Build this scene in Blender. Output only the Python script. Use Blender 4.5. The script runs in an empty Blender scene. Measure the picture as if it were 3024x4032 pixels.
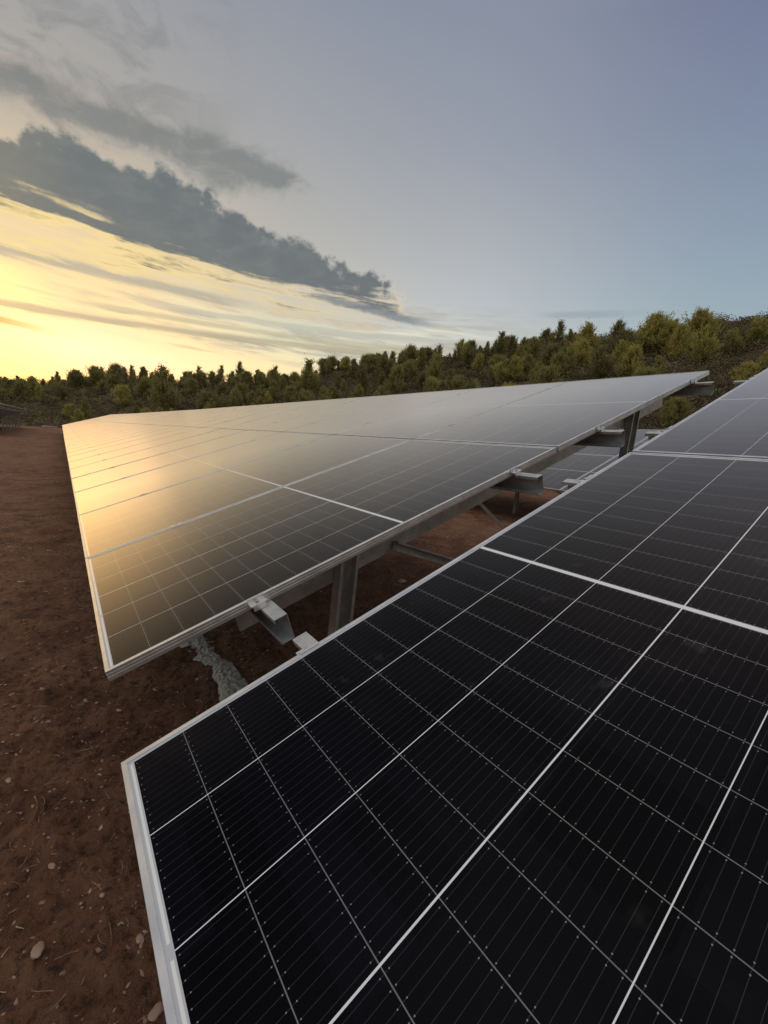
import bpy, math, random
import numpy as np
from mathutils import Matrix, Vector, Quaternion
R_ = math.radians
rng = np.random.default_rng(7)
random.seed(7)
sc = bpy.context.scene
COL = sc.collection

# ------------------------------------------------------------------ camera
cam_d = bpy.data.cameras.new('camera')
cam = bpy.data.objects.new('camera', cam_d); COL.objects.link(cam)
cam_d.sensor_fit = 'HORIZONTAL'; cam_d.sensor_width = 36.0; cam_d.lens = 19.712
cam_d.clip_start = 0.02; cam_d.clip_end = 8000
CX, CY, CZ = -0.1104, -0.9825, 1.5764
rx = (0.791983, -0.600888, 0.108153); ry = (-0.00822, 0.166632, 0.985985); rz = (-0.610488, -0.781772, 0.12703)
cam.matrix_world = Matrix(((rx[0], ry[0], rz[0], CX), (rx[1], ry[1], rz[1], CY), (rx[2], ry[2], rz[2], CZ), (0, 0, 0, 1)))
sc.camera = cam
sc.view_settings.view_transform = 'Standard'; sc.view_settings.look = 'None'
sc.view_settings.exposure = 0.0; sc.view_settings.gamma = 1.0
SUN_AZ, SUN_EL = -8.0, 5.0          # degrees, azimuth from +Y towards +X

# ------------------------------------------------------------------ node expressions
def srgb(r, g, b, k=1.0):
    f = lambda c: (c/255/12.92 if c/255 <= 0.04045 else ((c/255+0.055)/1.055)**2.4)*k
    return (f(r), f(g), f(b), 1.0)

class NT:
    def __init__(s, nt): s.nt = nt
    def node(s, t, **k):
        n = s.nt.nodes.new(t)
        for a, v in k.items(): setattr(n, a, v)
        return n
    def link(s, a, b): s.nt.links.new(a, b)
    def val(s, x): return x if isinstance(x, X) else X(s, None, float(x))
class X:
    def __init__(s, N, sock, c=None): s.N, s.s, s.c = N, sock, c
    def put(s, inp):
        if s.s is None: inp.default_value = s.c
        else: s.N.link(s.s, inp)
    def op(s, o, *a):
        n = s.N.node('ShaderNodeMath', operation=o)
        for i, v in enumerate((s,)+a): s.N.val(v).put(n.inputs[i])
        return X(s.N, n.outputs[0])
    def __add__(s, o): return s.op('ADD', o)
    __radd__ = __add__
    def __sub__(s, o): return s.op('SUBTRACT', o)
    def __rsub__(s, o): return s.N.val(o).op('SUBTRACT', s)
    def __mul__(s, o): return s.op('MULTIPLY', o)
    __rmul__ = __mul__
    def __truediv__(s, o): return s.op('DIVIDE', o)
    def __neg__(s): return s*-1
    def abs(s): return s.op('ABSOLUTE')
    def frac(s): return s.op('FRACT')
    def lt(s, o): return s.op('LESS_THAN', o)
    def gt(s, o): return s.op('GREATER_THAN', o)
    def max(s, o): return s.op('MAXIMUM', o)
    def min(s, o): return s.op('MINIMUM', o)
    def step(s, a, b):              # smooth 0..1 between a and b
        n = s.N.node('ShaderNodeMapRange', interpolation_type='SMOOTHSTEP')
        s.put(n.inputs[0])
        for i, v in ((1, a), (2, b), (3, 0), (4, 1)): s.N.val(v).put(n.inputs[i])
        return X(s.N, n.outputs[0])
def vec(N, x, y, z=0):
    n = N.node('ShaderNodeCombineXYZ')
    for i, v in enumerate((x, y, z)): N.val(v).put(n.inputs[i])
    return n.outputs[0]
def noise(N, v, scale, detail=4, rough=0.5, dist=0.0):
    n = N.node('ShaderNodeTexNoise'); N.link(v, n.inputs['Vector'])
    n.inputs['Scale'].default_value = scale; n.inputs['Detail'].default_value = detail
    n.inputs['Roughness'].default_value = rough; n.inputs['Distortion'].default_value = dist
    return X(N, n.outputs[0])
def mixc(N, f, a, b, blend='MIX'):
    n = N.node('ShaderNodeMix', data_type='RGBA', blend_type=blend)
    N.val(f).put(n.inputs[0])
    for i, v in ((6, a), (7, b)):
        if isinstance(v, tuple): n.inputs[i].default_value = v if len(v) == 4 else v+(1,)
        else: N.link(v, n.inputs[i])
    return n.outputs[2]
def ramp(N, f, stops):
    n = N.node('ShaderNodeValToRGB'); cr = n.color_ramp; cr.interpolation = 'B_SPLINE' if False else 'LINEAR'
    while len(cr.elements) < len(stops): cr.elements.new(0.5)
    for e, (p, c) in zip(cr.elements, stops): e.position = p
    for e, (p, c) in zip(cr.elements, stops): e.color = c
    f.put(n.inputs[0]); return n.outputs[0]
def curve(N, x, x0, x1, pts, y1):
    """y(x) from a float curve, pts in real units"""
    n = N.node('ShaderNodeFloatCurve'); c = n.mapping.curves[0]
    ((x-x0)/(x1-x0)).put(n.inputs['Value'])
    P = [((a-x0)/(x1-x0), b/y1) for a, b in pts]
    while len(c.points) < len(P): c.points.new(0.5, 0.5)
    for q, (a, b) in zip(c.points, P): q.location = (a, b)
    n.mapping.update(); return X(N, n.outputs[0])*y1

# ------------------------------------------------------------------ world: dusk sky with cloud banks
def build_world():
    w = bpy.data.worlds.new('World'); sc.world = w; w.use_nodes = True
    w.node_tree.nodes.clear(); N = NT(w.node_tree)
    tc = N.node('ShaderNodeTexCoord'); sp = N.node('ShaderNodeSeparateXYZ'); N.link(tc.outputs['Generated'], sp.inputs[0])
    dx, dy, dz = (X(N, sp.outputs[i]) for i in range(3))
    az = dx.op('ARCTAN2', dy)*57.29578
    el = dz.min(0.9999).max(-0.9999).op('ARCSINE')*57.29578
    e = (el.max(0.0))/60.0
    d = (az-SUN_AZ).abs(); d = d.min(360.0-d)
    # elevation -> colour, for growing angles from the sunset
    def rp(st): return ramp(N, e, [(a/60, c[1:]+(1.0,) if c[0] == 'lin' else srgb(*c)) for a, c in st])
    c0 = rp([(0, ('lin', 1.7, 0.72, 0.16)), (4, ('lin', 1.75, 0.98, 0.36)), (8, ('lin', 1.6, 1.02, 0.60)), (12, ('lin', 1.18, 0.84, 0.40)), (17, ('lin', 0.90, 0.68, 0.38)), (22, ('lin', 0.66, 0.54, 0.38)), (30, (170, 166, 160)), (44, (142, 146, 158)), (50, (160, 161, 170)), (60, (206, 202, 200, 1.55))])  # top stops here and below: unseen overhead sky brightened to light the ground
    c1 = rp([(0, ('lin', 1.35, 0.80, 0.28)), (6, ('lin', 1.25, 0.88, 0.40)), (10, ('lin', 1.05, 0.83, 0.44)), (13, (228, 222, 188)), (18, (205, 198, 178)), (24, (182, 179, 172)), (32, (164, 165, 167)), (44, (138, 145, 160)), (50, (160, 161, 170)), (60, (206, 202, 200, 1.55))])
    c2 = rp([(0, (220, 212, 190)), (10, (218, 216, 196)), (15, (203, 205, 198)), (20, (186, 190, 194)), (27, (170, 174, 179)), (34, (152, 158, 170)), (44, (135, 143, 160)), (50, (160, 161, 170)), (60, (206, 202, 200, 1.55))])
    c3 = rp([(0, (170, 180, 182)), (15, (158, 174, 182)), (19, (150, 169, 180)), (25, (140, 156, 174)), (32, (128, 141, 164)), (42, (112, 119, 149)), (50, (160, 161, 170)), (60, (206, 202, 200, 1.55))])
    c4 = rp([(0, (190, 184, 174, 0.85)), (12, (204, 199, 188, 0.95)), (28, (198, 194, 188, 1.05)), (45, (168, 168, 174, 1.05)), (60, (206, 202, 200, 1.55))])  # unseen sky behind the camera, brightened to fill ground, trees and frames
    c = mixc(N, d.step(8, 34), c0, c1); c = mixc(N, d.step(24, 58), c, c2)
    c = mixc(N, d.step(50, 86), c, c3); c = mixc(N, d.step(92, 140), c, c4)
    # sunset glow around the sun's place
    g = (((az+13)*0.85)*((az+13)*0.85)+(el-7)*(el-7)*1.2).op('SQRT')
    glow = 1.0-g.step(0, 14)
    c = mixc(N, glow*0.9, c, (2.9, 1.55, 0.34, 1))
    # ---- clouds, laid out by azimuth and elevation
    az2 = az*0.03; sv = vec(N, az*0.028, el*0.30, 0.0)
    puff = noise(N, vec(N, az*0.5, el*0.62, 3.1), 1.0, 6, 0.6)
    fine = noise(N, vec(N, az*1.3, el*1.6, 7.7), 1.0, 5, 0.6)
    streak = noise(N, sv, 2.6, 6, 0.55, 0.4)
    streak2 = noise(N, vec(N, az*0.07+el*0.02, el*0.62, 5.0), 1.7, 7, 0.62, 0.3)
    wisp = noise(N, vec(N, az*0.10, el*0.22-az*0.02, 9.0), 1.6, 7, 0.6, 0.7)
    # high thin patches, upper left
    m = wisp.step(0.43, 0.62)*(1-az.step(4, 20))*el.step(26, 31)*(1-el.step(40, 50))*az.step(-60, -20)
    c = mixc(N, m*0.6, c, srgb(132, 133, 134))
    # thin mackerel veil below the main bank, lit warm
    band = el.step(9.3, 12.0)*(1-el.step(16.5, 21))*(1-az.step(42, 60))*az.step(-70, -30)
    c = mixc(N, streak2.step(0.44, 0.66)*band*(0.35+0.5*az.step(-2, 26)), c, srgb(172, 168, 158))
    c = mixc(N, streak.step(0.55, 0.7)*band*0.4, c, srgb(255, 246, 208))
    # long thin streaks, slightly tilted
    def line(ea, slope, curv, half, a0, a1, col, al, wob=0.6):
        yy = el-(az*slope+ea+az*az*curv)+(streak2-0.5)*wob*2
        mm = (1-(yy.abs()).step(half*0.25, half))*az.step(a0, a0+5)*(1-az.step(a1-9, a1))
        return mm*al, srgb(*col)
    for ln in (line(11.0, 0.085, -0.0006, 0.55, -60, 46, (178, 166, 138), 0.75),
               line(12.4, 0.06, -0.0004, 0.45, 0, 50, (190, 180, 150), 0.65),
               line(15.6, 0.04, -0.0008, 0.8, -60, 22, (172, 166, 152), 0.75),
               line(13.6, 0.055, -0.0004, 0.5, 8, 60, (180, 180, 168), 0.6),
               line(9.0, -0.02, 0.0, 0.5, -40, 1.5, (190, 140, 84), 0.95, 0.15),
               line(10.25, 0.0, 0.0, 0.22, 8.5, 17.5, (176, 156, 112), 0.75, 0.3),
               line(18.8, 0.0, 0.0, 0.55, 53, 69, (146, 158, 168), 0.6, 0.3)):
        c = mixc(N, ln[0], c, ln[1])
    # upper soft bank
    top = curve(N, az, -40, 60, [(-40, 27), (-15, 29.5), (-4.6, 30.2), (4, 30.6), (10.6, 31.2), (18.5, 31.4), (25, 30.2), (32, 27.5), (60, 26)], 60)
    bot = curve(N, az, -40, 60, [(-40, 23), (-15, 24.8), (-4.6, 25.4), (0.4, 25.4), (6.4, 25.8), (12, 25.4), (19, 26.2), (26, 27.6), (32, 27.4), (60, 26)], 60)
    fade = az.step(-45, -25)*(1-az.step(23, 32))
    prof = ((top-el)*0.55).min((el-bot)*0.42).min(1.0)*fade-(1-fade)*1.2
    dens = prof.max(-2.0)+(wisp-0.5)*2.0+(puff-0.5)*0.9
    m = dens.step(0.05, 0.95)
    c = mixc(N, m*0.80, c, mixc(N, dens.step(0.3, 1.2), mixc(N, az.step(-6, 14), srgb(164, 154, 146), srgb(150, 151, 148)), srgb(120, 124, 124)))
    # main dark bank
    top = curve(N, az, -50, 60, [(-50, 20), (-25, 22), (-10, 23), (-4.6, 24.0), (-1.7, 26.0), (3.5, 26.2), (8.1, 26.7), (12.8, 26.0), (16.9, 25.1), (21.2, 24.4), (25.8, 23.5), (29.4, 22.6), (33, 22.0), (37, 20.8), (40, 19.2), (60, 17.0)], 60)
    bot = curve(N, az, -50, 60, [(-50, 17), (-25, 17.8), (-4.7, 18.6), (0, 18.4), (4, 18.2), (11, 17.8), (18, 17.6), (24, 17.5), (30, 17.3), (35, 17.6), (41, 18.2), (60, 17.2)], 60)
    fade = az.step(-52, -35)*(1-az.step(36.0, 42))
    prof = ((top-el)*0.95).min((el-bot)*0.36).min(1.0)
    lowp = 1-(el-bot).step(0.5, 4.6)
    topp = 1-(top-el).step(0.2, 3.2)
    lump = noise(N, vec(N, az*0.26, el*0.30, 12.3), 1.0, 3, 0.5)
    dens = prof*fade-(1-fade)*4.0+(puff-0.5)*(0.5+2.6*topp)+(lump-0.5)*3.2*topp+(fine-0.5)*(0.3+0.55*topp)+(streak2-0.5)*4.6*lowp+(streak-0.5)*2.4*lowp
    halo = dens.step(-0.75, 0.15)*lowp*fade
    c = mixc(N, halo*0.8, c, mixc(N, az.step(0, 34), srgb(250, 222, 150), srgb(216, 200, 172)))
    m = dens.step(0.02, 0.80)
    warm = mixc(N, az.step(2, 34), srgb(196, 176, 126), srgb(176, 166, 150))
    body = mixc(N, dens.step(0.30, 0.95), mixc(N, lowp, srgb(140, 142, 141), warm), srgb(104, 111, 114))
    sh = noise(N, vec(N, az*0.16, el*0.34-az*0.05, 4.4), 1.9, 6, 0.6)
    body = mixc(N, sh.step(0.40, 0.75)*0.45, body, srgb(126, 130, 128))
    body = mixc(N, (1-az.step(-5, 2))*0.4, body, srgb(138, 134, 118))
    c = mixc(N, m*0.97, c, body)
    # dark tail reaching right
    t = el-(18.6-(az-27.0)*0.10)+(puff-0.5)*0.9
    mt = (1-t.abs().step(0.15, 0.62))*az.step(25, 29)*(1-az.step(38, 43))
    c = mixc(N, mt*0.85, c, srgb(128, 134, 140))
    # physical sky: adds its own blue falloff to the painted dusk
    sky = N.node('ShaderNodeTexSky', sky_type='NISHITA'); sky.sun_disc = False
    sky.sun_elevation = R_(SUN_EL); sky.sun_rotation = R_(SUN_AZ)
    hs = mixc(N, 1.0, sky.outputs[0], (0.006, 0.006, 0.006), 'MULTIPLY')
    c = mixc(N, 1.0, c, hs, 'ADD')
    c = mixc(N, (0-el).step(0, 4), c, srgb(60, 45, 38))
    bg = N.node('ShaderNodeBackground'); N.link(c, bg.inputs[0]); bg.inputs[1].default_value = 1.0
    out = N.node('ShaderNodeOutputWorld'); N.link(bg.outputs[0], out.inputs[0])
build_world()

sun_d = bpy.data.lights.new('sun', 'SUN'); sun_d.energy = 0.14; sun_d.angle = R_(26); sun_d.color = (1.0, 0.62, 0.26)
sun = bpy.data.objects.new('sun', sun_d); COL.objects.link(sun)
sv = Vector((math.sin(R_(SUN_AZ))*math.cos(R_(SUN_EL)), math.cos(R_(SUN_AZ))*math.cos(R_(SUN_EL)), math.sin(R_(SUN_EL))))
sun.rotation_euler = (-sv).to_track_quat('-Z', 'Y').to_euler()

# ------------------------------------------------------------------ noise in numpy
def _h(ix, iy, seed):
    n = (ix.astype(np.int64)*374761393+iy.astype(np.int64)*668265263+seed*974634777) & 0xffffffff
    n = ((n ^ (n >> 13))*1274126177) & 0xffffffff
    return ((n ^ (n >> 16)) & 0xffff)/65535.0
def vnoise(x, y, seed=0):
    ix, iy = np.floor(x), np.floor(y); fx, fy = x-ix, y-iy
    fx = fx*fx*(3-2*fx); fy = fy*fy*(3-2*fy)
    a, b, c, d = _h(ix, iy, seed), _h(ix+1, iy, seed), _h(ix, iy+1, seed), _h(ix+1, iy+1, seed)
    return (a*(1-fx)+b*fx)*(1-fy)+(c*(1-fx)+d*fx)*fy-0.5
def fbm(x, y, o=4, seed=0, g=0.5):
    s = 0; a = 1.0
    for i in range(o):
        s = s+a*vnoise(x*2**i+17.3*i, y*2**i-9.1*i, seed+i); a *= g
    return s

# ------------------------------------------------------------------ terrain
AZ = np.array([-180, -120, -60, -30, -12, -5, 0, 6, 12, 19.5, 29, 42, 51, 57, 65, 71, 77, 95, 120, 180.])
EC = np.array([1.5, 1.2, 1.0, 1.2, 1.8, 2.1, 3.6, 5.3, 6.0, 7.2, 9.9, 12.9, 14.7, 15.7, 16.7, 17.4, 17.4, 16.5, 9, 1.5])
RC = np.array([300, 300, 260, 220, 190, 175, 165, 150, 140, 125, 110, 96, 90, 86, 84, 84, 84, 90, 130, 300.])
SC = np.array([110, 110, 100, 98, 96, 92, 88, 76, 66, 54, 43, 33, 27, 24, 21.5, 20.5, 20, 20, 30, 110.])
def base_z(x, y):
    xx = np.clip(x, -25, 26)
    return 0.0577*xx+0.0078*np.clip(y-3, 0, 130)-0.00*x
def terrain(x, y, detail=True):
    x = np.asarray(x, float); y = np.asarray(y, float)
    dx, dy = x-CX, y-CY; r = np.hypot(dx, dy)+1e-6; a = np.degrees(np.arctan2(dx, dy))
    E = np.interp(a, AZ, EC); R = np.interp(a, AZ, RC); S = np.interp(a, AZ, SC)
    b = base_z(x, y); zc = CZ+R*np.tan(np.radians(E))
    t = np.clip((r-S)/(R-S), 0, 1); tt = np.where(t < 0.1, t*t*5, t-0.05)/0.95
    z = b+(zc-b)*tt-np.clip(r-R, 0, 400)*0.04
    bump = fbm(x/14, y/14, 3, 5)*1.6*np.clip((r-S)/20, 0, 1)
    z = z+bump
    if detail:
        near = 1/(1+(r/14)**2)
        rut = np.exp(-((x+1.55+0.15*np.sin(y*0.25))/0.16)**2)+np.exp(-((x+3.1+0.15*np.sin(y*0.25))/0.16)**2)
        z = z+fbm(x/1.1, y/1.1, 3, 11)*0.05*np.clip(r/4, 0.4, 1)-rut*(0.06+0.03*np.sin(y*22))
        z = z+near*(fbm(x/0.16, y/0.16, 4, 21, 0.7)*0.042)
        cl = fbm(x/0.05, y/0.05, 2, 31)
        z = z+near*np.clip(cl, 0, 1)*0.02
    return z

def mesh_from(name, V, F, mats=(), smooth=False, mi=None):
    me = bpy.data.meshes.new(name)
    V = np.asarray(V, np.float32); F = np.asarray(F, np.int32)
    me.vertices.add(len(V)); me.vertices.foreach_set('co', V.ravel())
    k = F.shape[1]; me.loops.add(F.size); me.loops.foreach_set('vertex_index', F.ravel())
    me.polygons.add(len(F)); me.polygons.foreach_set('loop_start', np.arange(0, F.size, k, dtype=np.int32))
    me.polygons.foreach_set('loop_total', np.full(len(F), k, np.int32))
    if smooth: me.polygons.foreach_set('use_smooth', np.ones(len(F), bool))
    if mi is not None: me.polygons.foreach_set('material_index', np.asarray(mi, np.int32))
    for m in mats: me.materials.append(m)
    me.update(calc_edges=True); me.validate(); return me
def link(name, me, parent=None, M=None):
    o = bpy.data.objects.new(name, me); COL.objects.link(o)
    if parent is not None: o.parent = parent
    if M is not None: o.matrix_local = M
    return o
def tag(o, label=None, cat=None, group=None, kind=None):
    if label: o['label'] = label
    if cat: o['category'] = cat
    if group: o['group'] = group
    if kind: o['kind'] = kind
    return o

# ------------------------------------------------------------------ materials
def mat(name):
    m = bpy.data.materials.new(name); m.use_nodes = True; m.node_tree.nodes.clear()
    N = NT(m.node_tree); b = N.node('ShaderNodeBsdfPrincipled'); o = N.node('ShaderNodeOutputMaterial')
    N.link(b.outputs[0], o.inputs[0]); return m, N, b
def setc(N, inp, v):
    if isinstance(v, tuple): inp.default_value = v if len(v) == 4 else v+(1,)
    else: N.link(v, inp)
def bump(N, b, h, strength, dist):
    n = N.node('ShaderNodeBump'); h.put(n.inputs['Height']); n.inputs['Strength'].default_value = strength
    n.inputs['Distance'].default_value = dist; N.link(n.outputs[0], b.inputs['Normal'])
def objco(N):
    t = N.node('ShaderNodeTexCoord'); return t.outputs['Object']
def geopos(N):
    t = N.node('ShaderNodeNewGeometry'); return t.outputs['Position']

def m_soil():
    m, N, b = mat('red_soil'); p = geopos(N)
    n1 = noise(N, p, 0.35, 5, 0.6); n2 = noise(N, p, 3.0, 6, 0.65); n3 = noise(N, p, 45, 5, 0.7); n4 = noise(N, p, 170, 3, 0.7)
    c = mixc(N, n2.step(0.35, 0.68), (0.145, 0.068, 0.040), (0.295, 0.148, 0.088))
    c = mixc(N, n1.step(0.42, 0.64)*0.5, c, (0.280, 0.155, 0.098))
    c = mixc(N, n3.step(0.50, 0.72)*0.6, c, (0.24, 0.15, 0.105))
    n7 = noise(N, p, 24, 4, 0.75)
    c = mixc(N, (1-n7.step(0.36, 0.50))*0.65, c, (0.050, 0.026, 0.018))
    c = mixc(N, n4.step(0.60, 0.72)*0.6, c, (0.34, 0.25, 0.19))
    av = N.node('ShaderNodeAttribute', attribute_name='cover'); cov = X(N, av.outputs['Fac'])
    n5 = noise(N, p, 0.9, 6, 0.7)
    c = mixc(N, cov*0.92, c, mixc(N, n5.step(0.38, 0.66), (0.040, 0.036, 0.018), (0.105, 0.080, 0.045)))
    setc(N, b.inputs['Base Color'], c); b.inputs['Roughness'].default_value = 0.95
    b.inputs['Specular IOR Level'].default_value = 0.15
    n6 = noise(N, p, 16, 5, 0.7)
    bump(N, b, n3*0.5+n4*0.3+n6*0.9, 1.0, 0.045); return m
def m_simple(name, c1, c2, scale, rough, metal=0.0, bs=0.3, bd=0.002, detail=4, lo=0.35, hi=0.65, rvar=0.0):
    m, N, b = mat(name); p = objco(N); n = noise(N, p, scale, detail, 0.6)
    setc(N, b.inputs['Base Color'], mixc(N, n.step(lo, hi), c1, c2))
    (n*rvar+rough).put(b.inputs['Roughness']); b.inputs['Metallic'].default_value = metal
    if bs: bump(N, b, n, bs, bd)
    return m
MAT = {}
MAT['soil'] = m_soil()
MAT['alu'] = m_simple('anodised_aluminium', (0.62, 0.63, 0.64), (0.76, 0.76, 0.75), 9, 0.32, 0.85, 0.03, 0.0005, rvar=0.12)
def m_galv():
    m, N, b = mat('galvanised_steel'); p = objco(N)
    v = N.node('ShaderNodeTexVoronoi'); N.link(p, v.inputs['Vector']); v.inputs['Scale'].default_value = 85
    n = noise(N, p, 14, 5, 0.65); s = X(N, v.outputs['Color'])
    c = mixc(N, n.step(0.3, 0.7), (0.36, 0.37, 0.37), (0.56, 0.56, 0.54))
    c = mixc(N, s*0.25, c, (0.55, 0.56, 0.56)); c = mixc(N, n.step(0.64, 0.72)*0.35, c, (0.74, 0.71, 0.66))
    setc(N, b.inputs['Base Color'], c); b.inputs['Metallic'].default_value = 0.6
    (n*0.25+0.38).put(b.inputs['Roughness']); return m
MAT['galv'] = m_galv()
MAT['bolt'] = m_simple('bolt_steel', (0.5, 0.5, 0.5), (0.65, 0.65, 0.64), 60, 0.3, 0.9, 0)
MAT['box'] = m_simple('black_plastic', (0.02, 0.02, 0.02), (0.03, 0.03, 0.03), 20, 0.5, 0, 0)
MAT['conc'] = m_simple('spilled_concrete', (0.30, 0.29, 0.26), (0.62, 0.60, 0.54), 60, 0.95, 0, 0.8, 0.006, 7)
MAT['stone'] = m_simple('pebble_stone', (0.20, 0.115, 0.08), (0.52, 0.38, 0.29), 1.7, 0.9, 0, 0.4, 0.004, 5)
MAT['wood'] = m_simple('dry_twig', (0.15, 0.085, 0.055), (0.42, 0.29, 0.20), 7, 0.9, 0, 0.4, 0.001)
MAT['bark'] = m_simple('pine_bark', (0.05, 0.035, 0.025), (0.13, 0.09, 0.065), 12, 0.95, 0, 0.6, 0.02)
MAT['board'] = m_simple('pale_board', (0.5, 0.5, 0.48), (0.62, 0.61, 0.58), 3, 0.8, 0, 0.2, 0.002)

LIP, TH = 0.0115, 0.035
ML, MW, GAP = 2.384, 1.310, 0.013
def m_cells():
    m, N, b = mat('solar_cells'); t = objco(N); sp = N.node('ShaderNodeSeparateXYZ'); N.link(t, sp.inputs[0])
    u, v = X(N, sp.outputs[0]), X(N, sp.outputs[1])
    uf = ML/2-(u-ML/2).abs(); vf = MW/2-(v-MW/2).abs()
    ku = (uf-0.0241)/0.10535; du = ((ku+0.5).frac()-0.5).abs()*0.10535
    vc = vf-0.0195
    kv = vc/0.212; fv = kv.frac()*0.212
    gap_u = du.lt(0.0008)*uf.gt(0.03)
    gap_v = (fv-0.211).abs().lt(0.0009)*vf.lt(0.6)
    centre_v = vf.gt(MW/2-0.0016)
    centre_u = uf.gt(ML/2-0.0072)
    edge = uf.lt(0.0241).max(vf.lt(0.0195))
    white = centre_u.max(edge).max(centre_v).max(gap_v)
    ribbon = (uf-0.0185).abs().lt(0.0024)*vf.gt(0.022)*(1-(v-0.4425).abs().lt(0.012))*(1-(v-0.8705).abs().lt(0.012))
    w = ((fv/0.0175).frac()-0.5).abs()*0.0175
    wire = w.lt(0.00035)
    k2 = (fv/0.035).frac().gt(0.5)
    dot = ((w*w+(du-0.0045-0.003*k2)*(du-0.0045-0.003*k2)).op('SQRT')).lt(0.0010)
    # shade differs a touch from cell to cell
    cid = vec(N, ku.op('ROUND'), (v/0.212).op('FLOOR'), 0)
    wn = N.node('ShaderNodeTexWhiteNoise', noise_dimensions='3D'); N.link(cid, wn.inputs[0])
    k = X(N, wn.outputs[0])
    cell = mixc(N, k, (0.0012, 0.0012, 0.0028), (0.0030, 0.0030, 0.0062))
    c = mixc(N, wire*0.6, cell, (0.058, 0.058, 0.064))
    c = mixc(N, dot, c, (0.24, 0.24, 0.26))
    c = mixc(N, gap_u, c, (0.19, 0.19, 0.19))
    c = mixc(N, white, c, (0.80, 0.81, 0.82))
    c = mixc(N, edge, c, (0.52, 0.54, 0.57))
    c = mixc(N, ribbon, c, (0.80, 0.80, 0.78))
    # faint dust and finger marks
    sm = noise(N, t, 2.3, 5, 0.6); sm2 = noise(N, t, 11, 3, 0.5)
    dust = sm.step(0.5, 0.75)*0.010+sm2.step(0.64, 0.74)*0.032*sm.step(0.45, 0.55)
    c = mixc(N, dust, c, (0.5, 0.48, 0.46))
    setc(N, b.inputs['Base Color'], c)
    fn = noise(N, t, 420, 2, 0.5)
    b.inputs['Roughness'].default_value = 0.3; b.inputs['Specular IOR Level'].default_value = 0.0
    bump(N, b, fn, 0.10, 0.0004)
    # textured, slightly dusty solar glass: its sheen grows steeply towards grazing view
    lw = N.node('ShaderNodeLayerWeight'); lw.inputs[0].default_value = 0.5
    fac = X(N, lw.outputs['Facing']).op('POWER', 5.9)*2.3+0.004; fac = fac.min(0.88)
    gl = N.node('ShaderNodeBsdfGlossy'); (0.26+sm*0.07).put(gl.inputs['Roughness']); gl.inputs[0].default_value = (1.0, 0.93, 0.84, 1)
    mx = N.node('ShaderNodeMixShader'); fac.put(mx.inputs[0]); N.link(b.outputs[0], mx.inputs[1]); N.link(gl.outputs[0], mx.inputs[2])
    out = [q for q in m.node_tree.nodes if q.type == 'OUTPUT_MATERIAL'][0]; N.link(mx.outputs[0], out.inputs[0])
    return m
MAT['cells'] = m_cells()

def m_leaf(name, c1, c2, c3):
    m, N, b = mat(name)
    g = N.node('ShaderNodeNewGeometry'); oi = N.node('ShaderNodeObjectInfo')
    r = X(N, g.outputs['Random Per Island']); orr = X(N, oi.outputs['Random'])
    n = noise(N, geopos(N), 1.1, 3, 0.5)
    c = mixc(N, r, c1, c2); c = mixc(N, n.step(0.42, 0.66)*0.6, c, c3); c = mixc(N, orr*0.3, c, c2)
    setc(N, b.inputs['Base Color'], c); b.inputs['Roughness'].default_value = 0.65
    b.inputs['Specular IOR Level'].default_value = 0.25
    tr = N.node('ShaderNodeBsdfTranslucent'); N.link(c, tr.inputs[0])
    mx = N.node('ShaderNodeMixShader'); mx.inputs[0].default_value = 0.35
    out = [x for x in m.node_tree.nodes if x.type == 'OUTPUT_MATERIAL'][0]
    N.link(b.outputs[0], mx.inputs[1]); N.link(tr.outputs[0], mx.inputs[2]); N.link(mx.outputs[0], out.inputs[0])
    return m
LEAF = {'yellow': m_leaf('foliage_yellow_green', (0.33, 0.30, 0.08), (0.54, 0.47, 0.15), (0.43, 0.38, 0.12)),
        'olive': m_leaf('foliage_olive_green', (0.21, 0.205, 0.070), (0.40, 0.37, 0.14), (0.34, 0.29, 0.11)),
        'dark': m_leaf('foliage_dark_green', (0.15, 0.15, 0.058), (0.31, 0.285, 0.115), (0.28, 0.23, 0.11))}
def m_scrub():
    m, N, b = mat('scrub_foliage')
    a = N.node('ShaderNodeAttribute', attribute_name='tint'); g = N.node('ShaderNodeNewGeometry')
    r = X(N, g.outputs['Random Per Island'])
    c = mixc(N, r*0.5, a.outputs['Color'], (0.11, 0.085, 0.045))
    setc(N, b.inputs['Base Color'], c); b.inputs['Roughness'].default_value = 0.8
    b.inputs['Specular IOR Level'].default_value = 0.15; return m
MAT['scrub'] = m_scrub()

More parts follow.
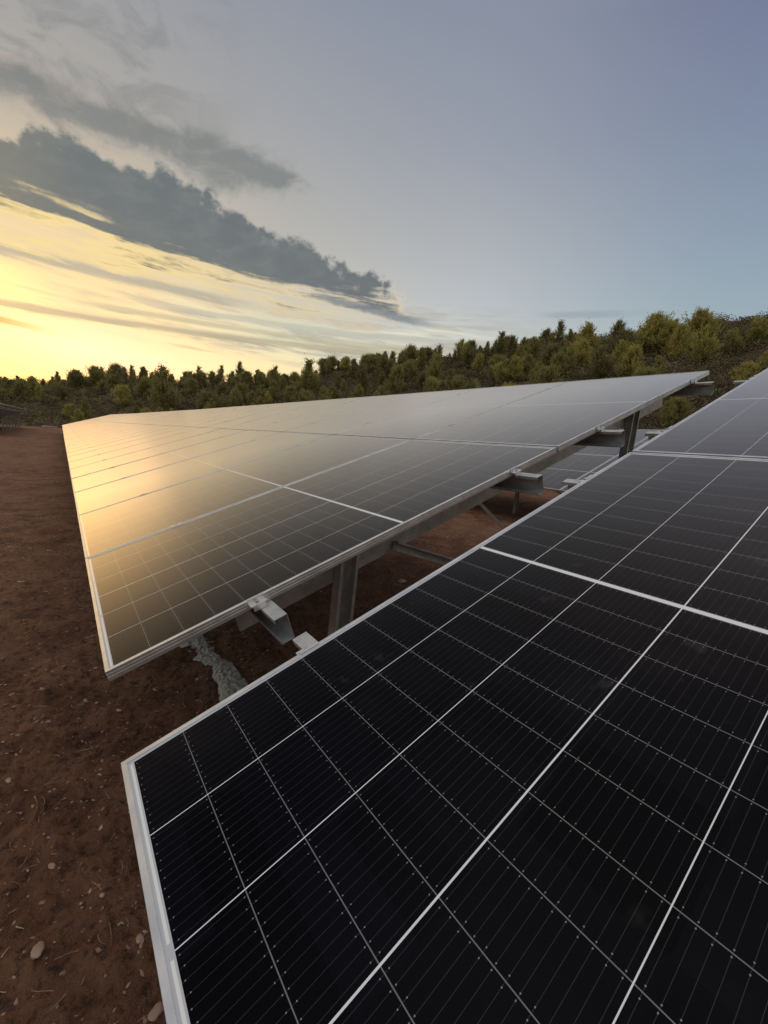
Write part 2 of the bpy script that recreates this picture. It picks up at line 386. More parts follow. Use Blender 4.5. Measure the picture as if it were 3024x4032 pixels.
# ------------------------------------------------------------------ ground sheet
def build_ground():
    na = 640; rr = [0.0]; r = 0.0004
    while r < 4500:
        rr.append(r); r += 0.012+r*(0.0175 if r < 60 else 0.035 if r < 400 else 0.12)
    rr = np.array(rr[1:]); th = np.linspace(0, 2*np.pi, na, endpoint=False)
    cx, cy = -0.2, 1.2
    Rm, T = np.meshgrid(rr, th, indexing='ij'); xs = cx+Rm*np.cos(T); ys = cy+Rm*np.sin(T)
    zs = terrain(xs, ys); V = np.stack([xs, ys, zs], -1).reshape(-1, 3)
    nr = len(rr); i = np.arange(nr-1)[:, None]*na; j = np.arange(na)[None]; j2 = (j+1) % na
    F = np.stack([i+j, i+na+j, i+na+j2, i+j2], -1).reshape(-1, 4)
    o = link('ground', mesh_from('ground', V, F, [MAT['soil']], True))
    dx, dy = V[:, 0]-CX, V[:, 1]-CY; rr_ = np.hypot(dx, dy); aa = np.degrees(np.arctan2(dx, dy)); S = np.interp(aa, AZ, SC)
    cv = np.clip((rr_-S+3+4*fbm(V[:, 0]/5, V[:, 1]/5, 3, 41))/5, 0, 1).astype(np.float32)
    at = o.data.attributes.new('cover', 'FLOAT', 'POINT'); at.data.foreach_set('value', cv)
    return tag(o, kind='structure')
build_ground()

# ------------------------------------------------------------------ small mesh builder
class MB:
    def __init__(s): s.v, s.f = [], []
    def add(s, V, F):
        k = len(s.v); s.v += [tuple(p) for p in V]; s.f += [tuple(i+k for i in f) for f in F]; return s
    def box(s, x0, x1, y0, y1, z0, z1):
        V = [(x, y, z) for z in (z0, z1) for y in (y0, y1) for x in (x0, x1)]
        return s.add(V, [(0, 2, 3, 1), (4, 5, 7, 6), (0, 1, 5, 4), (2, 6, 7, 3), (0, 4, 6, 2), (1, 3, 7, 5)])
    def extr(s, poly, p0, p1, ex, ey):
        """closed 2-D polygon swept from p0 to p1; ex, ey span the section"""
        n = len(poly); p0, p1, ex, ey = map(Vector, (p0, p1, ex, ey))
        V = [p+ex*a+ey*b for p in (p0, p1) for a, b in poly]
        F = [(i, (i+1) % n, n+(i+1) % n, n+i) for i in range(n)]+[tuple(range(n))[::-1], tuple(range(n, 2*n))]
        return s.add(V, F)
    def cyl(s, p0, p1, r, n=10, r1=None):
        p0, p1 = Vector(p0), Vector(p1); d = (p1-p0).normalized(); a = d.orthogonal().normalized(); b = d.cross(a)
        r1 = r if r1 is None else r1
        V = [p+a*(q*math.cos(6.28318*i/n))+b*(q*math.sin(6.28318*i/n)) for p, q in ((p0, r), (p1, r1)) for i in range(n)]
        return s.add(V, [(i, (i+1) % n, n+(i+1) % n, n+i) for i in range(n)]+[tuple(range(n))[::-1], tuple(range(n, 2*n))])
    def mesh(s, name, m, bevel=0):
        me = bpy.data.meshes.new(name); me.from_pydata(s.v, [], s.f)
        import bmesh
        bm = bmesh.new(); bm.from_mesh(me); bmesh.ops.recalc_face_normals(bm, faces=bm.faces)
        if bevel:
            ed = [e for e in bm.edges if len(e.link_faces) == 2 and e.calc_face_angle(0) > 0.6]
            bmesh.ops.bevel(bm, geom=ed, offset=bevel, segments=2, affect='EDGES', clamp_overlap=True)
        bm.to_mesh(me); bm.free(); me.materials.append(m); return me
def c_section(h, w, t, lip):
    """C profile: web along y at x=0, open towards +x"""
    return [(0, 0), (w, 0), (w, lip), (w-t, lip), (w-t, t), (t, t), (t, h-t), (w-t, h-t), (w-t, h-lip), (w, h-lip), (w, h), (0, h)]
def l_section(a, t): return [(0, 0), (a, 0), (a, t), (t, t), (t, a), (0, a)]

# ------------------------------------------------------------------ solar panel
def frame_mesh():
    prof = [(0.0, -0.0007), (0.0007, 0.0), (LIP-0.0006, 0.0), (LIP, -0.0006), (LIP, -0.0034)]
    out = [(0.0, -0.0007), (0.0, -0.0075), (0.0016, -0.0085), (0.0016, -0.0105), (0.0, -0.0115), (0.0, -0.018), (0.0016, -0.019), (0.0016, -0.021), (0.0, -0.022), (0.0, -TH), (0.028, -TH), (0.028, -TH+0.0016), (0.0022, -TH+0.0016)]
    loops = prof[::-1]+out[1:]
    V, F = [], []
    for d, z in loops:
        V += [(d, d, z), (ML-d, d, z), (ML-d, MW-d, z), (d, MW-d, z)]
    for i in range(len(loops)-1):
        for k in range(4):
            a, b = i*4+k, i*4+(k+1) % 4; F.append((a, b, b+4, a+4))
    return MB().add(V, F).mesh('panel_frame', MAT['alu'])
FRAME = frame_mesh()
d_ = LIP-0.002
GLASS = MB().box(d_, ML-d_, d_, MW-d_, -0.0085, -0.0032).mesh('cell_glass', MAT['cells'])
JBOX = MB().box(ML/2-0.05, ML/2+0.05, MW/2-0.03, MW/2+0.03, -0.028, -0.0095).mesh('junction_box', MAT['box'], 0.003)
ORD = ['first', 'second', 'third', 'fourth', 'fifth', 'sixth', 'seventh', 'eighth', 'ninth', 'tenth', 'eleventh', 'twelfth', 'thirteenth', 'fourteenth', 'fifteenth', 'sixteenth', 'seventeenth', 'eighteenth', 'nineteenth', 'twentieth']
def ordinal(i):
    if i < 20: return ORD[i]
    t = ['twenty', 'thirty', 'forty', 'fifty', 'sixty', 'seventy', 'eighty', 'ninety'][((i+1)//10)-2]; u = (i+1) % 10
    return t+'-'+ORD[u-1] if u else {'twenty': 'twentieth', 'thirty': 'thirtieth', 'forty': 'fortieth', 'fifty': 'fiftieth', 'sixty': 'sixtieth', 'seventy': 'seventieth', 'eighty': 'eightieth', 'ninety': 'ninetieth'}[t]
def panel(M, label, group):
    root = bpy.data.objects.new('solar_panel', None); COL.objects.link(root); root.empty_display_size = 0.1
    root.matrix_world = M
    link('cell_glass', GLASS, root); link('frame', FRAME, root); link('junction_box', JBOX, root)
    return tag(root, label, 'solar panel', group)
TILT = R_(22.0); cT, sT = math.cos(TILT), math.sin(TILT)
def table_matrix(x, y, z, rise): return Matrix.Translation((x, y, z)) @ Matrix.Rotation(rise, 4, 'X') @ Matrix.Rotation(-TILT, 4, 'Y')
PU = 0.020                                             # gap between the two courses
# clamps
def end_clamp_mesh(side):
    b = MB(); s = side     # side -1: the clamp stands on the -y side of the panel edge at y=0
    b.box(-0.03, 0.03, min(0, -s*0.009), max(0, -s*0.009), 0.0006, 0.0036)
    b.box(-0.03, 0.03, min(s*0.0005, s*0.0035), max(s*0.0005, s*0.0035), -0.031, 0.0036)
    b.box(-0.03, 0.03, min(s*0.0035, s*0.030), max(s*0.0035, s*0.030), -0.016, -0.0125)
    b.box(-0.024, 0.024, min(s*0.027, s*0.030), max(s*0.027, s*0.030), -0.0355, -0.016)
    return b.mesh('clamp', MAT['alu'], 0.0006)
EC_ = {-1: end_clamp_mesh(-1), 1: end_clamp_mesh(1)}
MC = MB().box(-0.035, 0.035, -0.0150, 0.0150, 0.0006, 0.0028).box(-0.03, 0.03, -0.004, 0.004, -0.034, 0.0006).mesh('clamp', MAT['alu'], 0.0006)
BOLT = MB().cyl((0, 0, 0), (0, 0, 0.0018), 0.009, 14).cyl((0, 0, 0.0018), (0, 0, 0.0085), 0.0062, 6).cyl((0, 0, -0.03), (0, 0, 0), 0.0035, 8).mesh('bolt', MAT['bolt'])
UP = [0.478, 1.972, 2.868, 4.402]                      # purlin lines up the slope
PN0, PN1 = -TH-0.0015, -0.1365                         # purlin top and bottom
RN1 = -0.272                                           # rafter bottom
down = Vector((-sT, 0, -cT))
C100 = c_section(0.100, 0.049, 0.0022, 0.016)
def rack(M, ncols, y_start, over0, over1, label, group, frames, end0=True, end1=True, mid=True, brace=True, gz=None):
    """frame under one table, local axes: x up the slope, y along the row, z out of the panels"""
    root = bpy.data.objects.new('panel_rack', None); COL.objects.link(root); root.matrix_world = M
    tag(root, label, 'panel rack', group)
    ye = y_start+ncols*(MW+GAP)-GAP
    for i, u in enumerate(UP):
        b = MB().extr([(-x, y) for x, y in C100], (u+0.050, y_start-over0, PN1), (u+0.050, ye+over1, PN1), (1, 0, 0), (0, 0, 1))
        link('purlin', b.mesh('purlin', MAT['galv']), root)
    RC = c_section(0.132, 0.05, 0.0025, 0.015)
    Mi = M.inverted()
    for yf in frames:
        b = MB().extr(RC, (0.44, yf, RN1+0.0015), (4.63, yf, RN1+0.0015), (0, 1, 0), (0, 0, 1))
        rf = link('rafter', b.mesh('rafter', MAT['galv']), root)
        for (u, ww) in ((1.015, 0.10), (3.98, 0.12)):
            top = Vector((u, yf-0.004, -0.150)); wp = M @ top
            g = float(terrain(wp.x, wp.y, False)) if gz is None else gz
            L = (wp.z-g)/1.0+0.30
            # C-section post, web facing -y against the rafter, flanges vertical
            ex = Vector((cT, 0, -sT))
            t0 = top; t1 = top+down*L
            pb = MB().extr([(x-ww/2, y) for y, x in c_section(ww, 0.06, 0.003, 0.016)], t0, t1, ex, (0, -1, 0))
            po = link('post', pb.mesh('post', MAT['galv']), root)
            bq = MB().cyl((u-0.035, yf-0.006, -0.196), (u-0.035, yf-0.020, -0.196), 0.011, 6).cyl((u-0.035, yf-0.020, -0.196), (u-0.035, yf-0.034, -0.196), 0.006, 8)
            link('bolt', bq.mesh('bolt', MAT['bolt']), po)
        if brace:
            # long brace from the rafter by the front post down to the rear post
            a = Vector((1.30, yf-0.012, -0.235)); wv = M @ a; e = M @ Vector((3.98, yf-0.012, -0.15)); e.z = wv.z-(e.x-wv.x)*0.27
            bb = Mi @ e; dd = (bb-a).normalized(); up = Vector((0, 1, 0)).cross(dd).normalized()
            br = MB().extr([(-x, y-0.025) for x, y in c_section(0.05, 0.035, 0.0022, 0.010)], a, bb, (0, 1, 0), up)
            link('brace', br.mesh('brace', MAT['galv']), root)
            a = Vector((2.02, yf+0.058, -0.255)); wv = M @ a; e = M @ Vector((3.98, yf+0.058, -0.15)); e.z = wv.z-(e.x-wv.x)*0.57
            bb = Mi @ e; dd = (bb-a).normalized(); up = Vector((0, 1, 0)).cross(dd).normalized()
            br = MB().extr([(x-0.015, y-0.015) for x, y in l_section(0.022, 0.003)], a, bb, (0, 1, 0), up)
            link('brace', br.mesh('brace', MAT['galv']), root)
    for u in UP:
        spots = []
        if end0: spots.append((y_start, EC_[-1], -0.017))
        if end1: spots.append((ye, EC_[1], 0.017))
        if mid: spots += [(y_start+(MW+GAP)*k-GAP/2, MC, 0) for k in range(1, ncols)]
        for y, me, by in spots:
            cl = link('clamp', me, root, Matrix.Translation((u, y, 0)))
            link('bolt', BOLT, cl, Matrix.Translation((0, by, -0.0030 if by == 0 else -0.0125)))
    return root
H0 = 0.85
def table(x, y, z, rise, ncols, who, group, rkw, direction=1, first_word='nearest'):
    """one table; panels at local y = 0 .. ncols columns"""
    M = table_matrix(x, y, z, rise)
    for c in range(ncols):
        k = c if direction > 0 else ncols-1-c
        for half, nm in ((0, 'lower'), (1, 'upper')):
            j = 0.0 if direction < 0 else 0.0016          # panels never lie perfectly in one plane
            J = Matrix.Rotation(random.uniform(-j, j), 4, 'X') @ Matrix.Rotation(random.uniform(-j, j)*0.7, 4, 'Y')
            ctr = Matrix.Translation((ML/2, MW/2, 0))
            panel(M @ Matrix.Translation((half*(ML+PU), c*(MW+GAP), 0)) @ ctr @ J @ ctr.inverted(), who(k, nm), group)
    rack(M, ncols, 0.0, **rkw)
    return M
P = MW+GAP
# near table (camera leans over it): right edge of the panel column lies at y=0
nN = 3
table(0, -nN*P+GAP, H0, 0, nN,
      lambda k, h: ('big black %s panel closest to the camera with white cell lines' % h) if k == 0 else 'black %s panel of the closest table, %s column from its end' % (h, ORD[k]),
      'panels of the closest table', dict(over0=0.1, over1=0.131, label='galvanised rack under the closest black table', group='steel racks under the panel tables',
      frames=[0.3, 3.2]), direction=-1)
# long table row beyond the gap
y0 = 0.4154; z0 = H0+0.006; n1, n2, n3 = 14, 14, 15
W1 = n1*P-GAP; r1, r2, r3 = 0.0048, 0.0080, 0.0105
desc = ['first stretch of the glowing row', 'second stretch of the glowing row', 'far stretch of the glowing row']
def who_row(t):
    def f(k, h):
        if t == 0 and k == 0: return 'grey-brown %s panel at the near end of the glowing row beside the gap' % h
        return '%s panel of the %s, %s from its near end' % (h, desc[t], ordinal(k))
    return f
GR = 'panels of the long row glowing in the sunset'
fr = lambda n: [0.303+3.35*i for i in range(n)]
table(0, y0, z0, r1, n1, who_row(0), GR, dict(over0=0.141, over1=0.14, label='galvanised rack under the near end of the glowing row, posts showing', group='steel racks under the panel tables', frames=fr(6)))
y1 = y0+W1*math.cos(r1)+0.05; z1 = z0+W1*math.sin(r1)+0.002; W2 = n2*P-GAP
table(0, y1, z1, r2, n2, who_row(1), GR, dict(over0=0.02, over1=0.02, label='galvanised rack under the second stretch of the glowing row', group='steel racks under the panel tables', frames=fr(6), brace=False))
y2 = y1+W2*math.cos(r2)+0.05; z2 = z1+W2*math.sin(r2); W3 = n3*P-GAP
table(0, y2, z2, r3, n3, who_row(2), GR, dict(over0=0.02, over1=0.14, label='galvanised rack under the far stretch of the glowing row', group='steel racks under the panel tables', frames=fr(6), brace=False))
# row behind, uphill
table(8.06, 3.70-4*P+GAP, H0+0.465, 0, 9, lambda k, h: '%s panel of the uphill row seen through the gap, %s from its near end' % (h, ordinal(k)),
      'panels of the uphill row', dict(over0=0.1, over1=0.1, label='galvanised rack carrying the uphill row behind the gap', group='steel racks under the panel tables', frames=[0.6+3.2*i for i in range(4)]))
# row in front, downhill, only its far part is in the picture
yf = 41.0
table(-8.06, yf, H0-0.465+0.0078*(yf-3), 0.0085, 25, lambda k, h: '%s panel of the distant row at the left edge, %s from its near end' % (h, ordinal(k)),
      'panels of the distant left row', dict(over0=0.1, over1=0.1, label='dark rack and legs under the distant row at the left edge', group='steel racks under the panel tables', frames=[0.6+3.35*i for i in range(10)], mid=False, brace=False))

# ------------------------------------------------------------------ things on the soil
def concrete():
    n, m = 150, 40; V = []
    for i in range(n):
        t = i/(n-1); y = 1.02+t*1.75; xc = 0.72+0.045*math.sin(t*5+0.4)+0.006*math.sin(t*21)
        for j in range(m):
            s = j/(m-1)*2-1; side = 1 if s > 0 else 7
            hw = (0.090+0.012*math.sin(t*9+1)+0.03*float(fbm(np.array(i*0.11), np.array(side+0.0), 4, 91, 0.6)))*(min(1, t*9, (1-t)*9)**0.5)+0.01
            x = xc+s*hw; prof = max(0, 1-s*s)**0.5
            lump = float(fbm(np.array(x*60), np.array(y*50), 3, 55, 0.6))
            z = float(terrain(x, y, False))-0.02+0.004+prof*(0.052+0.020*lump)
            V.append((x+0.012*lump, y+0.015*float(fbm(np.array(x*40), np.array(y*40), 2, 66)), z))
    F = [(i*m+j, i*m+j+1, (i+1)*m+j+1, (i+1)*m+j) for i in range(n-1) for j in range(m-1)]
    o = link('spilled_concrete', mesh_from('spilled_concrete', V, F, [MAT['conc']], True))
    tag(o, 'rough grey strip of spilled concrete on the soil under the panel gap', 'concrete')
concrete()
ICO_V, ICO_F = None, None
def ico(sub=1):
    import bmesh
    bm = bmesh.new(); bmesh.ops.create_icosphere(bm, subdivisions=sub, radius=1)
    V = np.array([v.co[:] for v in bm.verts]); F = np.array([[v.index for v in f.verts] for f in bm.faces]); bm.free(); return V, F
def rand_rots(n):
    q = rng.normal(size=(n, 4)); q /= np.linalg.norm(q, axis=1)[:, None]; w, x, y, z = q.T
    return np.stack([np.stack([1-2*(y*y+z*z), 2*(x*y-z*w), 2*(x*z+y*w)], -1), np.stack([2*(x*y+z*w), 1-2*(x*x+z*z), 2*(y*z-x*w)], -1), np.stack([2*(x*z-y*w), 2*(y*z+x*w), 1-2*(x*x+y*y)], -1)], 1)
def pebbles():
    V0, F0 = ico(1); n = 22000
    y = -1.2+16*rng.random(n)**1.9; x = -0.6+(rng.random(n)-0.62)*(3.2+y*0.75)
    far = rng.random(n) < 0.25; x = np.where(far, rng.random(n)*9, x); y = np.where(far, rng.random(n)*9, y)
    s = 0.0026+0.0070*rng.random(n)**3+0.009*(rng.random(n) > 0.98)*rng.random(n)
    s = s*(1+0.10*y)
    z = terrain(x, y)
    sh = 1+1.1*(rng.random((n, len(V0), 1))-0.5)
    an = np.stack([0.8+0.8*rng.random(n), 0.6+0.5*rng.random(n), 0.15+0.35*rng.random(n)], -1)
    P0 = V0[None]*sh*an[:, None]*s[:, None, None]
    a = rng.random(n)*6.28; ca, sa = np.cos(a), np.sin(a)
    Pn = np.stack([P0[..., 0]*ca[:, None]-P0[..., 1]*sa[:, None], P0[..., 0]*sa[:, None]+P0[..., 1]*ca[:, None], P0[..., 2]], -1)
    Pn = Pn+np.stack([x, y, z-s*0.05], -1)[:, None]
    F = (F0[None]+(np.arange(n)*len(V0))[:, None, None]).reshape(-1, 3)
    o = link('gravel', mesh_from('gravel', Pn.reshape(-1, 3), F, [MAT['stone']], False)); tag(o, 'small stones and clods scattered over the red soil', 'gravel', kind='stuff')
pebbles()
def twigs():
    n = 3200; V, F = [], []
    for i in range(n):
        y = -0.8+9*random.random()**1.6; x = -0.5+(random.random()-0.6)*(2.8+y*0.6)
        if random.random() < 0.25: x, y = random.uniform(0, 6), random.uniform(0.5, 7)
        L = random.uniform(0.015, 0.07)*(2.4 if random.random() < 0.05 else 1); r = random.uniform(0.0008, 0.0022)*(1.6 if L > 0.09 else 1)*(1+0.1*y)
        a = random.random()*6.28; bend = random.uniform(-0.6, 0.6); z = float(terrain(x, y))+0.004; lift = random.uniform(-0.1, 0.25)
        k = len(V)
        for s in range(5):
            t = s/4; aa = a+bend*t; px = x+math.cos(aa)*L*t; py = y+math.sin(aa)*L*t; pz = z+L*lift*t+random.uniform(-1, 1)*r; rr = r*(1-0.6*t)
            nx, ny = -math.sin(aa), math.cos(aa)
            V += [(px+nx*rr, py+ny*rr, pz), (px, py, pz+rr), (px-nx*rr, py-ny*rr, pz)]
        for s in range(4):
            for q in range(2):
                b0 = k+s*3+q; F.append((b0, b0+1, b0+4, b0+3))
    o = link('dry_twigs', mesh_from('dry_twigs', V, F, [MAT['wood']], True)); tag(o, 'dry twigs and root scraps littering the red soil', 'twigs', kind='stuff')
twigs()
def ray_ground(px, py):
    """where a photo pixel (0..3024, 0..4032) meets the soil"""
    f = 1655.83; a = (px-1512)/f; b = (py-2016)/f
    d = Vector(rx)*a-Vector(ry)*b-Vector(rz); o = Vector((CX, CY, CZ)); t = 0.3
    while t < 60:
        p = o+d*t
        if p.z < float(terrain(p.x, p.y)): break
        t *= 1.01
    return p
def rock(px, py, s, label):
    p = ray_ground(px, py); V, F = ico(3)
    n = 1+0.55*fbm(V[:, 0]*1.3+px, V[:, 1]*1.3+V[:, 2]*1.7, 3, 3)[:, None]
    V = V*n*np.array([1.35, 0.85, 0.55])*s; a = px*0.7; c, q = math.cos(a), math.sin(a)
    V = np.stack([V[:, 0]*c-V[:, 1]*q, V[:, 0]*q+V[:, 1]*c, V[:, 2]], -1)
    o = link('stone', mesh_from('stone', V, F, [MAT['stone']], False)); o.location = p+Vector((0, 0, s*0.15)); tag(o, label, 'stone', 'larger stones on the soil')
rock(1580, 2292, 0.05, 'pale flat stone on the dark soil beyond the front post')
rock(150, 3740, 0.017, 'mossy grey stone low in the left aisle')
rock(165, 2850, 0.024, 'light grey stone in the aisle left of the panel corners')
rock(30, 3075, 0.014, 'whitish stone at the left picture edge')
rock(410, 2880, 0.016, 'tan stone between the two panel corners')
rock(205, 3410, 0.011, 'reddish shard of stone in the left aisle')
rock(550, 3700, 0.012, 'small buff stone tight beside the closest panel frame')
rock(620, 3990, 0.018, 'tan chip of stone at the foot of the closest frame')
def board():
    x, y = -1.55, 86.0; z = float(terrain(x, y, False))
    b = MB().box(-0.95, 0.95, -0.6, 0.6, 0.10, 0.22).box(-0.8, -0.6, -0.5, 0.5, -0.1, 0.10).box(0.6, 0.8, -0.5, 0.5, -0.1, 0.10)
    o = link('pallet_of_boards', b.mesh('pallet_of_boards', MAT['board'], 0.01)); o.location = (x, y, z); tag(o, 'low pale pallet lying beyond the far end of the glowing row', 'pallet')
board()

# ------------------------------------------------------------------ vegetation
def tube(V, F, p0, p1, r0, r1, n=6):
    p0, p1 = Vector(p0), Vector(p1); d = (p1-p0); a = d.orthogonal().normalized(); b = d.normalized().cross(a); k = len(V)
    for p, r in ((p0, r0), (p1, r1)):
        for i in range(n): V.append(tuple(p+a*r*math.cos(6.2832*i/n)+b*r*math.sin(6.2832*i/n)))
    for i in range(n): F.append((k+i, k+(i+1) % n, k+n+(i+1) % n, k+n+i))
def leaf_quads(C, size, updir=0.3):
    """random small leaf faces (n,3) centres -> quads; elongated, mostly pointing outwards and up"""
    n = len(C); a = rng.normal(size=(n, 3)); a[:, 2] = np.abs(a[:, 2])*0.7+updir; a /= np.linalg.norm(a, axis=1)[:, None]
    b = np.cross(a, rng.normal(size=(n, 3))); b /= np.linalg.norm(b, axis=1)[:, None]
    s = (size*(0.6+0.8*rng.random(n)))[:, None]; w = s*0.36
    V = np.stack([C-b*w*0.5, C+a*s*0.55-b*w, C+a*s*1.1, C+a*s*0.5+b*w], 1).reshape(-1, 3)
    return V, np.arange(4*n).reshape(-1, 4)
def pine_template(seed, h, rad, conic, dens, top_thin=0.25, leafs=0.13):
    random.seed(seed); TV, TF = [], []
    pts = []; lean = random.uniform(-0.06, 0.06)
    ax = [Vector((lean*h*t+0.05*h*math.sin(t*4+seed)*0.3, 0.04*h*math.sin(t*3+seed*2)*0.3, h*t)) for t in np.linspace(0, 1, 9)]
    for i in range(8): tube(TV, TF, ax[i], ax[i+1], 0.035*h*(1-i/8.6)*0.8, 0.035*h*(1-(i+1)/8.6)*0.8, 7)
    nb = int(58*dens)
    for i in range(nb):
        t = 0.06+0.92*(i+random.random())/nb
        p0 = ax[0].lerp(ax[8], t); q = random.random()*6.283
        env = (1-t)**conic*(0.35+0.65*min(1, t*5+0.25)) if conic < 3 else 0
        L = rad*env*random.uniform(0.35, 1.15)*(0.82+0.38*math.sin(q*2+seed*1.7+t*5)*math.cos(q+seed+t*3))+0.06*h*top_thin+0.05
        up = random.uniform(0.3, 1.1)+0.6*t
        d = Vector((math.cos(q), math.sin(q), up)).normalized(); p1 = p0+d*L
        tube(TV, TF, p0, p1, 0.010*h*(1-t)+0.006, 0.004, 5)
        nt = max(3, int(L*9*dens))
        for k in range(nt):
            s = 0.25+0.75*random.random()**0.7; side = Vector((random.gauss(0, 1), random.gauss(0, 1), random.gauss(0.1, 0.6)))*(0.13*L+0.05)
            c = p0.lerp(p1, s)+side; m = random.randint(17, 28)
            along = np.array(d+Vector((0, 0, 0.5)))*0.13; pts.append(np.array(c)+rng.normal(size=(m, 1))*along+rng.normal(size=(m, 3))*0.045)
    # leader tufts
    for k in range(7): pts.append(np.array(ax[8])+np.array([0, 0, -0.05*h*k/3])+rng.normal(size=(8, 3))*np.array([0.03+0.012*k, 0.03+0.012*k, 0.06]))
    C = np.vstack(pts); V, F = leaf_quads(C, leafs, 0.55)
    return (TV, TF), (V, F)
KINDS = {'spire': [], 'cone': [], 'broad': []}
for s in range(3):
    KINDS['spire'].append(pine_template(10+s, 3.6, 1.35, 0.8, 1.1, leafs=0.095))
    KINDS['cone'].append(pine_template(20+s, 3.4, 1.60, 0.65, 1.35, leafs=0.095))
    KINDS['broad'].append(pine_template(30+s, 3.0, 1.95, 0.45, 1.5, leafs=0.095))
TM = {}
def tree_meshes(kind, v, tone):
    key = (kind, v, tone)
    if key not in TM:
        (tv, tf), (lv, lf) = KINDS[kind][v]
        tr = mesh_from('pine_trunk', tv, tf, [MAT['bark']], True) if (kind, v) not in TM else TM[(kind, v)]
        TM[(kind, v)] = tr
        TM[key] = (tr, mesh_from('pine_crown', lv, lf, [LEAF[tone]], False))
    return TM[key]
TREES = []
def add_tree(az, r, kind, tone, h, rank, w=1.0):
    x, y = CX+r*math.sin(R_(az)), CY+r*math.cos(R_(az)); z = float(terrain(x, y, False))
    TREES.append(dict(az=az, r=r, x=x, y=y, z=z-0.05, kind=kind, tone=tone, h=h, rank=rank, w=w, v=random.randrange(3), rot=random.random()*6.28))
def r_for(az, el):
    rr = np.geomspace(18, 260, 400); x, y = CX+rr*math.sin(R_(az)), CY+rr*math.cos(R_(az))
    e = np.degrees(np.arctan2(terrain(x, y, False)-CZ, rr)); k = np.argmax(e > el)
    return float(rr[k]) if e.max() > el else float(rr[np.argmax(e)])
def px_azel(px, py):
    f = 1655.83; d = Vector(rx)*((px-1512)/f)-Vector(ry)*((py-2016)/f)-Vector(rz); d.normalize()
    return math.degrees(math.atan2(d.x, d.y)), math.degrees(math.asin(d.z))
def tree_at(px, ytop, ybase, kind, tone, w=1.0, rank='mid'):
    a, eb = px_azel(px, ybase); _, et = px_azel(px, ytop); r = r_for(a, eb)
    x, y = CX+r*math.sin(R_(a)), CY+r*math.cos(R_(a)); z = float(terrain(x, y, False))
    h = (CZ+r*math.tan(R_(et))-z)*0.92; add_tree(a, r, kind, tone, max(1.0, h), rank, w)
random.seed(3)
HERO = [(2480, 1365, 1500, 'broad', 'yellow', 0.85), (2300, 1268, 1440, 'cone', 'yellow', 0.95), (2545, 1242, 1400, 'broad', 'yellow', 0.9), (2740, 1232, 1390, 'broad', 'yellow', 0.85),
        (2975, 1258, 1350, 'broad', 'yellow', 1.0), (3005, 1385, 1475, 'broad', 'yellow', 0.9), (2160, 1455, 1530, 'broad', 'yellow', 0.9), (1875, 1395, 1470, 'broad', 'yellow', 0.8),
        (2080, 1335, 1450, 'broad', 'olive', 0.9), (1700, 1392, 1545, 'cone', 'olive', 0.95), (1560, 1440, 1560, 'broad', 'olive', 0.8), (1420, 1430, 1570, 'cone', 'dark', 0.9),
        (640, 1440, 1620, 'cone', 'olive', 0.9), (1203, 1408, 1570, 'spire', 'olive', 1.2), (930, 1535, 1615, 'broad', 'olive', 0.85), (800, 1540, 1620, 'broad', 'olive', 0.8),
        (2190, 1258, 1400, 'spire', 'dark', 1.0), (1965, 1300, 1420, 'spire', 'dark', 1.1), (1850, 1340, 1450, 'cone', 'dark', 1.0), (1720, 1352, 1460, 'spire', 'olive', 1.0),
        (2010, 1320, 1420, 'cone', 'dark', 1.0), (1500, 1395, 1500, 'cone', 'dark', 0.9), (1385, 1408, 1500, 'spire', 'dark', 1.1), (940, 1420, 1500, 'spire', 'dark', 1.0),
        (780, 1438, 1500, 'spire', 'dark', 1.0), (870, 1435, 1500, 'spire', 'dark', 1.0), (560, 1448, 1510, 'spire', 'dark', 1.0), (400, 1452, 1510, 'spire', 'dark', 1.0),
        (470, 1450, 1510, 'cone', 'dark', 1.0), (225, 1460, 1515, 'spire', 'dark', 1.1), (70, 1480, 1525, 'cone', 'olive', 1.0), (20, 1482, 1525, 'cone', 'olive', 1.0), (2650, 1252, 1340, 'spire', 'olive', 0.9),
        (2420, 1262, 1380, 'cone', 'dark', 1.0), (1080, 1440, 1540, 'cone', 'olive', 0.9), (1020, 1560, 1600, 'broad', 'yellow', 0.8), (2640, 1570, 1690, 'broad', 'olive', 0.8), (2880, 1300, 1400, 'broad', 'olive', 0.9)]
for hgt in HERO: tree_at(hgt[0], hgt[1], hgt[2], hgt[3], hgt[4], hgt[5], 'hero')
def wr(opts): return random.choices([o[0] for o in opts], [o[1] for o in opts])[0]
for i in range(104):              # skyline rank
    az = -9+69*(i+random.random()*0.9)/104; R = float(np.interp(az, AZ, RC))
    add_tree(az, R*random.uniform(0.90, 1.02), wr((('spire', 1.5), ('cone', 5), ('broad', 3.5))), wr((('dark', 6), ('olive', 4))), random.uniform(1.8, 4.8)*R/140, 'sky')
for i in range(190):             # slope rank
    az = -8+90*((i+random.random())/190)**1.25; S, R = float(np.interp(az, AZ, SC)), float(np.interp(az, AZ, RC))
    t = random.random()**0.8; r = S+(R-S)*(0.04+0.86*t)
    tn = wr((('yellow', 4 if az > 45 else 1.2), ('olive', 5), ('dark', 3 if az < 45 else 1)))
    if az > 60 and random.random() < 0.65: continue
    if az > 48: t = t*0.8; r = S+(R-S)*(0.04+0.86*t)
    add_tree(az, r, wr((('cone', 5), ('broad', 5), ('spire', 1))), tn, random.uniform(1.9, 3.8)*(0.7+0.35*r/80), 'slope')
TREES.sort(key=lambda t: t['az'])
words = {'yellow': 'yellow-green', 'olive': 'olive green', 'dark': 'dark green'}
shape = {'spire': 'pointed pine', 'cone': 'conical pine', 'broad': 'broad pine'}
place_ = {'sky': 'against the sky', 'slope': 'on the slope', 'hero': 'standing out'}
cnt = {}
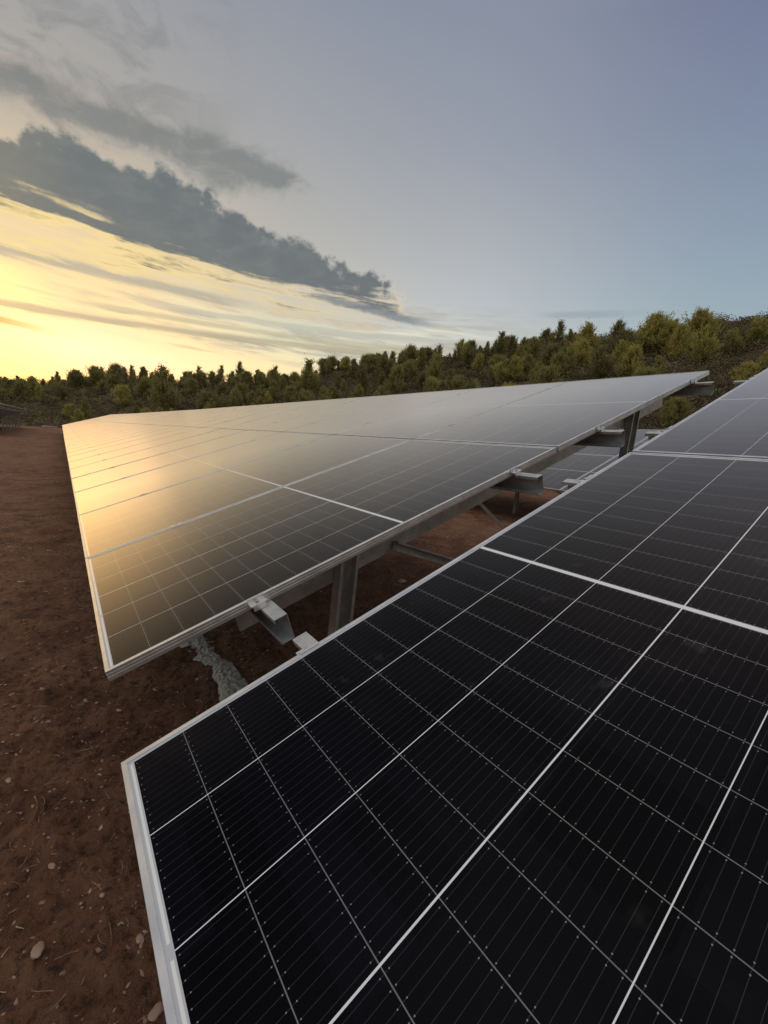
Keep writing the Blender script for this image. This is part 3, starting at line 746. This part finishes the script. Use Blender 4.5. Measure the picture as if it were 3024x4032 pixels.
for t in TREES: cnt.setdefault((t['tone'], t['kind'], t['rank']), []).append(t)
for k, L in cnt.items():
    for i, t in enumerate(L):
        tr, cr = tree_meshes(t['kind'], t['v'], t['tone'])
        root = bpy.data.objects.new('pine_tree', None); COL.objects.link(root)
        h0 = {'spire': 3.6, 'cone': 3.4, 'broad': 3.0}[t['kind']]; s = t['h']/h0
        root.location = (t['x'], t['y'], t['z']); root.rotation_euler = (0, 0, t['rot']); root.scale = (s*t['w'], s*t['w'], s)
        link('trunk', tr, root); link('crown', cr, root)
        pos = 'the only such one' if len(L) == 1 else '%s such from the left' % ordinal(i)
        tag(root, '%s %s %s, %s' % (words[t['tone']], shape[t['kind']], place_[t['rank']], pos), 'pine tree', 'pines on the hillside')

def scrub():
    n = 9500; az = -12+98*rng.random(n); S = np.interp(az, AZ, SC); R = np.interp(az, AZ, RC)
    t = rng.random(n)**0.75; r = (S-3)+(R*1.06-S)*t
    x, y = CX+r*np.sin(np.radians(az)), CY+r*np.cos(np.radians(az)); z = terrain(x, y, False)
    keep = fbm(x/6, y/6, 2, 77)+0.60 > rng.random(n)*0.35
    x, y, z, r, az = x[keep], y[keep], z[keep], r[keep], az[keep]; n = len(x)
    pal = np.array([(0.12, 0.105, 0.055), (0.19, 0.16, 0.075), (0.24, 0.17, 0.10), (0.17, 0.165, 0.065), (0.33, 0.23, 0.15), (0.36, 0.32, 0.12), (0.09, 0.092, 0.045)])
    ci = rng.choice(len(pal), n, p=[.24, .22, .16, .16, .08, .05, .09])
    rad = (0.35+0.85*rng.random(n)**1.5)*(0.75+0.35*r/80)
    Cs, Sz, T = [], [], []
    for i in range(n):
        m = int(110*(rad[i]/0.7)**1.3*min(1.9, (45/r[i])**0.8)); m = max(36, min(m, 300))
        d = rng.normal(size=(m, 3)); d /= np.linalg.norm(d, axis=1)[:, None]; d[:, 2] = np.abs(d[:, 2])
        q = (0.55+0.5*rng.random(m))[:, None]; lum = (1+0.35*np.sin(d[:, 0]*5+i)*np.cos(d[:, 1]*4+i*2))[:, None]
        Cs.append(d*q*lum*rad[i]*np.array([1, 1, 0.85])+np.array([x[i], y[i], z[i]-0.05]))
        Sz.append(np.full(m, 0.10*(0.6+0.9*r[i]/70))); T.append(np.repeat(pal[ci[i]][None]*(0.8+0.4*rng.random()), m, 0))
    C = np.vstack(Cs); V, F = leaf_quads(C, np.concatenate(Sz), 0.2)
    me = mesh_from('scrub', V, F, [MAT['scrub']], False)
    T = np.repeat(np.vstack(T), 4, 0); T = np.hstack([T, np.ones((len(T), 1))]).astype(np.float32)
    a = me.color_attributes.new('tint', 'FLOAT_COLOR', 'POINT'); a.data.foreach_set('color', T.ravel())
    o = link('scrub', me); tag(o, 'dark brown and green maquis scrub covering the hillside', 'scrub', kind='stuff')
    print('scrub', n, 'quads', len(F))
scrub()
